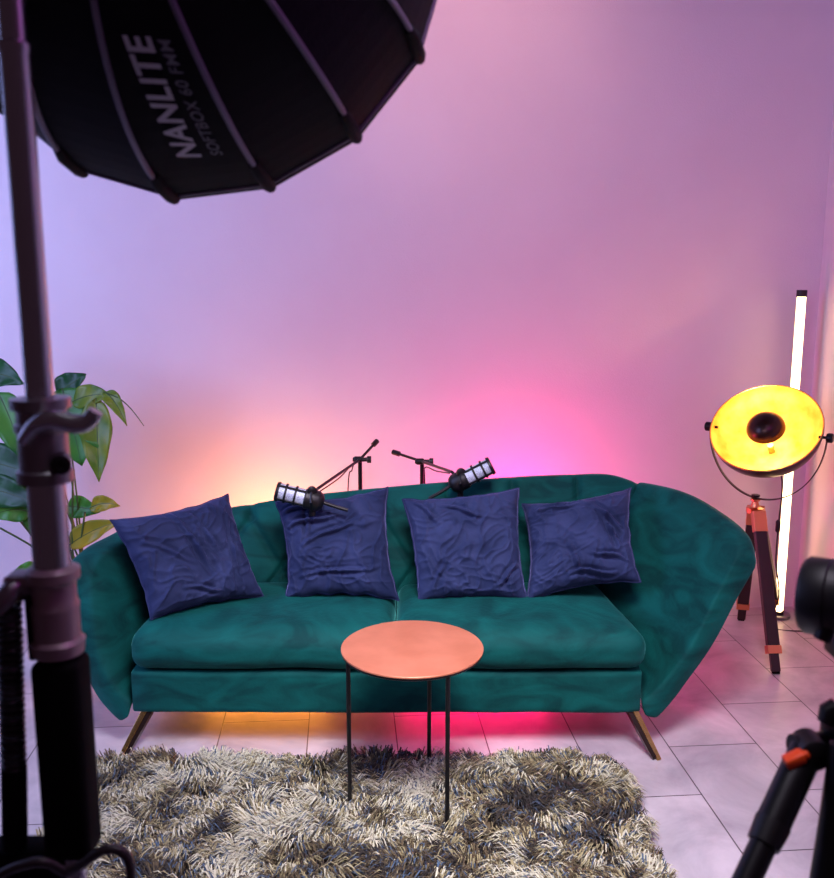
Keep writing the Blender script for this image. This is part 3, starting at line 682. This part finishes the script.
zt_('hub_casting', [(zat(654), .022), (zat(652), .0285), (zat(640), .0305), (zat(636), .0262), (zat(608), .0262), (zat(604), .0270), (zat(600), .0245), (zat(582), .0245), (zat(578), .0295), (zat(569), .0295), (zat(565), .022)], SLV)
m_ = MB(); hb = oy(28, 578, SYY); m_.box((hb.x+.005, SYY, hb.z), (.047, .03, .010)).build('side_plate', SLV, st, True, .003)
hl = smoothpath([oy(34, 590, SYY), oy(16, 588, SYY-.01), oy(4, 600, SYY-.02), oy(-12, 616, SYY-.02)], 12)
MB().tube(hl, [.009+.002*math.sin(k/11*PI) for k in range(12)], 12).build('side_lever', DCHROME, st)
m_ = MB(); za, zb = zat(850), zat(656)
m_.box((SX+.002, SYY-.002, (za+zb)/2), (.047, .042, zb-za)).build('grip_pack', BLACKR, st, True, .008)
m_ = MB(); b1 = oy(40, 855, SYY)
m_.box((SX-.063, SYY-.002, zat(862)), (.10, .04, .042)).build('pack_bracket', BLACKR, st, True, .006)
m_ = MB(); e_ = oy(36, 600, SYY)
m_.box((e_.x-.001, SYY, zat(625)), (.012, .025, zat(595)-zat(658))).build('side_strap', BLACKR, st, True, .003)
zt_('lower_pole', [(.10, .0150), (zat(845), .0150)], CHROME)
m_ = MB(); m_.lathe((SX, SYY, .42), (0, 0, 1), [(0, .022), (.004, .028), (.05, .028), (.054, .02)], 24).build('leg_hub', BLACKM, st)
for k in range(3):
    a = math.radians(30+k*120); e = V((math.cos(a), math.sin(a), 0)); b_ = V((SX, SYY, 0))
    MB().tube([b_+e*.02+V((0, 0, .44)), b_+e*.42+V((0, 0, .01))], .010, 10).build('leg', CHROME, st)
# coiled cable hanging at the left
c0, c1 = oy(9, 604, SYY-.01), oy(14, 768, SYY-.01); hx = []
for k in range(24*26+1):
    t = k/(24*26); a = t*26*2*PI; hx.append(c0*(1-t)+c1*t+V((math.cos(a)*.0094, math.sin(a)*.0094, 0)))
cc = thing('coiled_cable', c1, 'black coiled spiral cable hanging beside the light stand pole', 'cable')
MB().tube(hx, .003, 6).build('coil', BLACKP, cc)
MB().tube([oy(34, 604, SYY-.005), oy(28, 596, SYY-.01), c0+V((.006, 0, .004)), c0+V((.0094, 0, 0))], .0035, 8).build('lead', BLACKP, cc)
pz = MB(); q0, q1_ = oy(14, 762, SYY-.01), oy(15, 846, SYY-.01); pz.tube([q1_, q0+(q1_-q0)*.05, q0], [.0122, .0122, .008], 20).build('connector', BLACKR, cc)
cbl = smoothpath([oy(-20, 886, SYY-.05), oy(14, 868, SYY-.05), oy(44, 862, SYY-.05), oy(66, 872, SYY-.04), oy(80, 866, SYY-.05), oy(100, 852, SYY-.06), oy(118, 850, SYY-.06), oy(129, 862, SYY-.06), oy(131, 890, SYY-.06), oy(131, 960, SYY-.04), V((-.25, .84, .35)), V((-.22, .8, .008)), V((-.15, .6, .006))], 70)
tag(MB().tube(cbl, .0048, 10).build('power_cable', CABLE), 'thick dark cable looping out beside the lowest part of the light stand', 'cable')
bpy.context.view_layer.update()
# ------------------------------------------------------------------ tripod and camera, right foreground
CY = .92
ck = oy(838, 742, CY)
tri = thing('camera_tripod', (ck.x+.01, CY, 0), 'black camera tripod with an orange leg clip in the right foreground', 'tripod')
tx = ck.x+.012
MB().tube([(tx, CY, .55), (tx, CY, oy(838, 640, CY).z)], .0145, 20).build('center_column', BLACKM, tri)
m_ = MB(); z_ = oy(838, 742, CY).z; m_.lathe((tx, CY, z_-.012), (0, 0, 1), [(0, .022), (.004, .030), (.03, .030), (.034, .022)], 24).build('collar', BLACKM, tri)
m_ = MB(); kz = oy(832, 712, CY-.02); m_.tube([oy(852, 712, CY-.02), oy(824, 713, CY-.02)], [.006, .006], 10); m_.tube([oy(826, 722, CY-.02), oy(830, 712, CY-.02), oy(838, 706, CY-.02)], [.009, .012, .010], 14); m_.build('pan_knob', BLACKP, tri)
sh = oy(808, 747, CY-.01); ft = oy(744, 886, CY-.09); dl = (ft-sh).normalized()
lgs = []
lg = MB().tube([sh+dl*.0, sh+dl*.095], [.0175, .0175], 24).build('leg', BLACKM, tri)
MB().tube([sh+dl*.09, sh+dl*.115], [.0185, .0165], 20).build('leg_lock', BLACKP, tri)
MB().tube([sh+dl*.1, sh+dl*1.25], [.0135, .0135], 24).build('lower_leg', BLACKM, tri)
m_ = MB(); m_.tube([sh+V((-.016, 0, 0)), sh+V((.04, .01, .0))], .0135, 20); m_.lathe(sh+V((0, -.02, 0)), (0, -1, 0), [(-.03, .017), (0, .017), (.003, .013)], 24); m_.build('leg_joint', BLACKP, tri)
m_ = MB(); cc_ = oy(794, 759, CY-.03); R_ = Matrix.Rotation(math.radians(-28), 3, 'Y'); m_.box(cc_, (.021, .016, .012), R_); m_.box(cc_+V((.010, 0, .006)), (.009, .014, .009), R_); m_.build('leg_clip', ORANGE, tri, True, .003)['label'] = 'orange leg clip'
for e in (V((.55, .25, 0)), V((.0, -.6, 0))):
    t0 = V((tx, CY, z_))+e.normalized()*.03; MB().tube([t0, V((tx, CY, 0))+e*.75], [.016, .011], 16).build('leg', BLACKM, tri)
m_ = MB(); ll = oy(834, 800, CY-.04); m_.tube([oy(845, 745, CY-.04), oy(833, 830, CY-.05), oy(824, 886, CY-.06), oy(812, 1000, CY-.08)], .0150, 20).build('leg', BLACKM, tri)
# camera with lens
lc = oy(832, 598, CY); ld = V((-.80, .60, -.05)).normalized()
camr = thing('camera', lc, 'black camera lens poking in from the right edge above the tripod', 'camera')
camr.location = lc
m_ = MB(); m_.lathe(lc-ld*.045, ld, [(0, .030), (.002, .0385), (.022, .0385), (.023, .040), (.030, .040), (.031, .039), (.045, .039), (.047, .041), (.068, .041), (.073, .037), (.073, .034), (.062, .030)], 48).build('lens_barrel', BLACKP, camr)
GL = mat('lens_glass', (8, 8, 16), .05); m_ = MB(); m_.lathe(lc-ld*.045, ld, [(.058, .0305), (.064, .02), (.066, .004)], 32).build('front_glass', GL, camr)
Rm = Matrix((V((ld.y, -ld.x, 0)).normalized(), ld, V((ld.y, -ld.x, 0)).normalized().cross(ld))).transposed()
m_ = MB(); m_.box(lc-ld*.085, (.13, .07, .095), Rm); m_.box(lc-ld*.08+V((0, 0, .055)), (.05, .055, .03), Rm); m_.build('camera_body', BLACKP, camr, True, .008)
m_ = MB(); fo = oy(826, 632, CY-.02); m_.tube([fo+V((.004, 0, .015)), fo+V((-.004, 0, -.008))], .009, 14).build('lens_foot', BLACKP, camr)
m_ = MB(); m_.box(V((tx, CY, oy(838, 650, CY).z)), (.05, .05, .02)).build('quick_release_plate', BLACKM, camr, True, .003)
# ------------------------------------------------------------------ lights
def light(name, kind, loc, energy, color, size=.3, size_y=None, target=None, spread=None, spot=None):
    l = bpy.data.lights.new(name, kind); l.energy = energy; l.color = color
    if kind == 'AREA':
        l.size = size
        if size_y: l.shape = 'RECTANGLE'; l.size_y = size_y
        if spread: l.spread = math.radians(spread)
    else: l.shadow_soft_size = size
    if kind == 'SPOT': l.spot_size = math.radians(spot or 60); l.spot_blend = .8
    o = bpy.data.objects.new(name, l); C.objects.link(o); o.location = loc
    if target is not None: o.rotation_euler = (V(target)-V(loc)).to_track_quat('-Z', 'Y').to_euler()
    return o
light('orange_light_behind_sofa', 'POINT', (-.62, 3.76, .44), 16, (1, .29, .04), .05)
light('pink_light_behind_sofa', 'POINT', (.48, 3.85, .56), 18, (1, .003, .20), .05)
light('orange_floor_light', 'AREA', (-.62, 3.58, .08), 5, (1, .32, .03), .5, .06, (-.62, 3.0, .0))
light('pink_floor_light', 'AREA', (.24, 3.58, .08), 9, (1, .005, .12), .6, .06, (.24, 3.0, .0))
light('violet_wash', 'AREA', (.8, .8, 2.9), 11.5, (.98, .14, .95), 1.2, 1.2, (.6, 4.2, 1.9))
light('magenta_top', 'SPOT', (.15, 3.2, 3.0), 20, (1, .42, .34), .1, None, (.15, 4.15, 2.75), None, 100)
light('blue_left_light', 'AREA', (-2.7, 2.0, 2.0), 68, (.38, .45, .98), 1.2, 1.8, (-1.6, 4.0, 1.2))  # unseen blue area light on the left; no window is modelled
light('room_fill', 'AREA', (.2, 1.1, 3.0), 27, (.90, .87, 1.0), .9, .9, (0.05, 2.5, 0), 64)
w = bpy.data.worlds.new('world'); bpy.context.scene.world = w; w.use_nodes = True
w.node_tree.nodes['Background'].inputs[0].default_value = (.36, .17, .27, 1); w.node_tree.nodes['Background'].inputs[1].default_value = .09
sc = bpy.context.scene; sc.view_settings.view_transform = 'Standard'; sc.view_settings.look = 'None'; sc.view_settings.exposure = 0; sc.view_settings.gamma = 1
sc.view_settings.use_curve_mapping = False
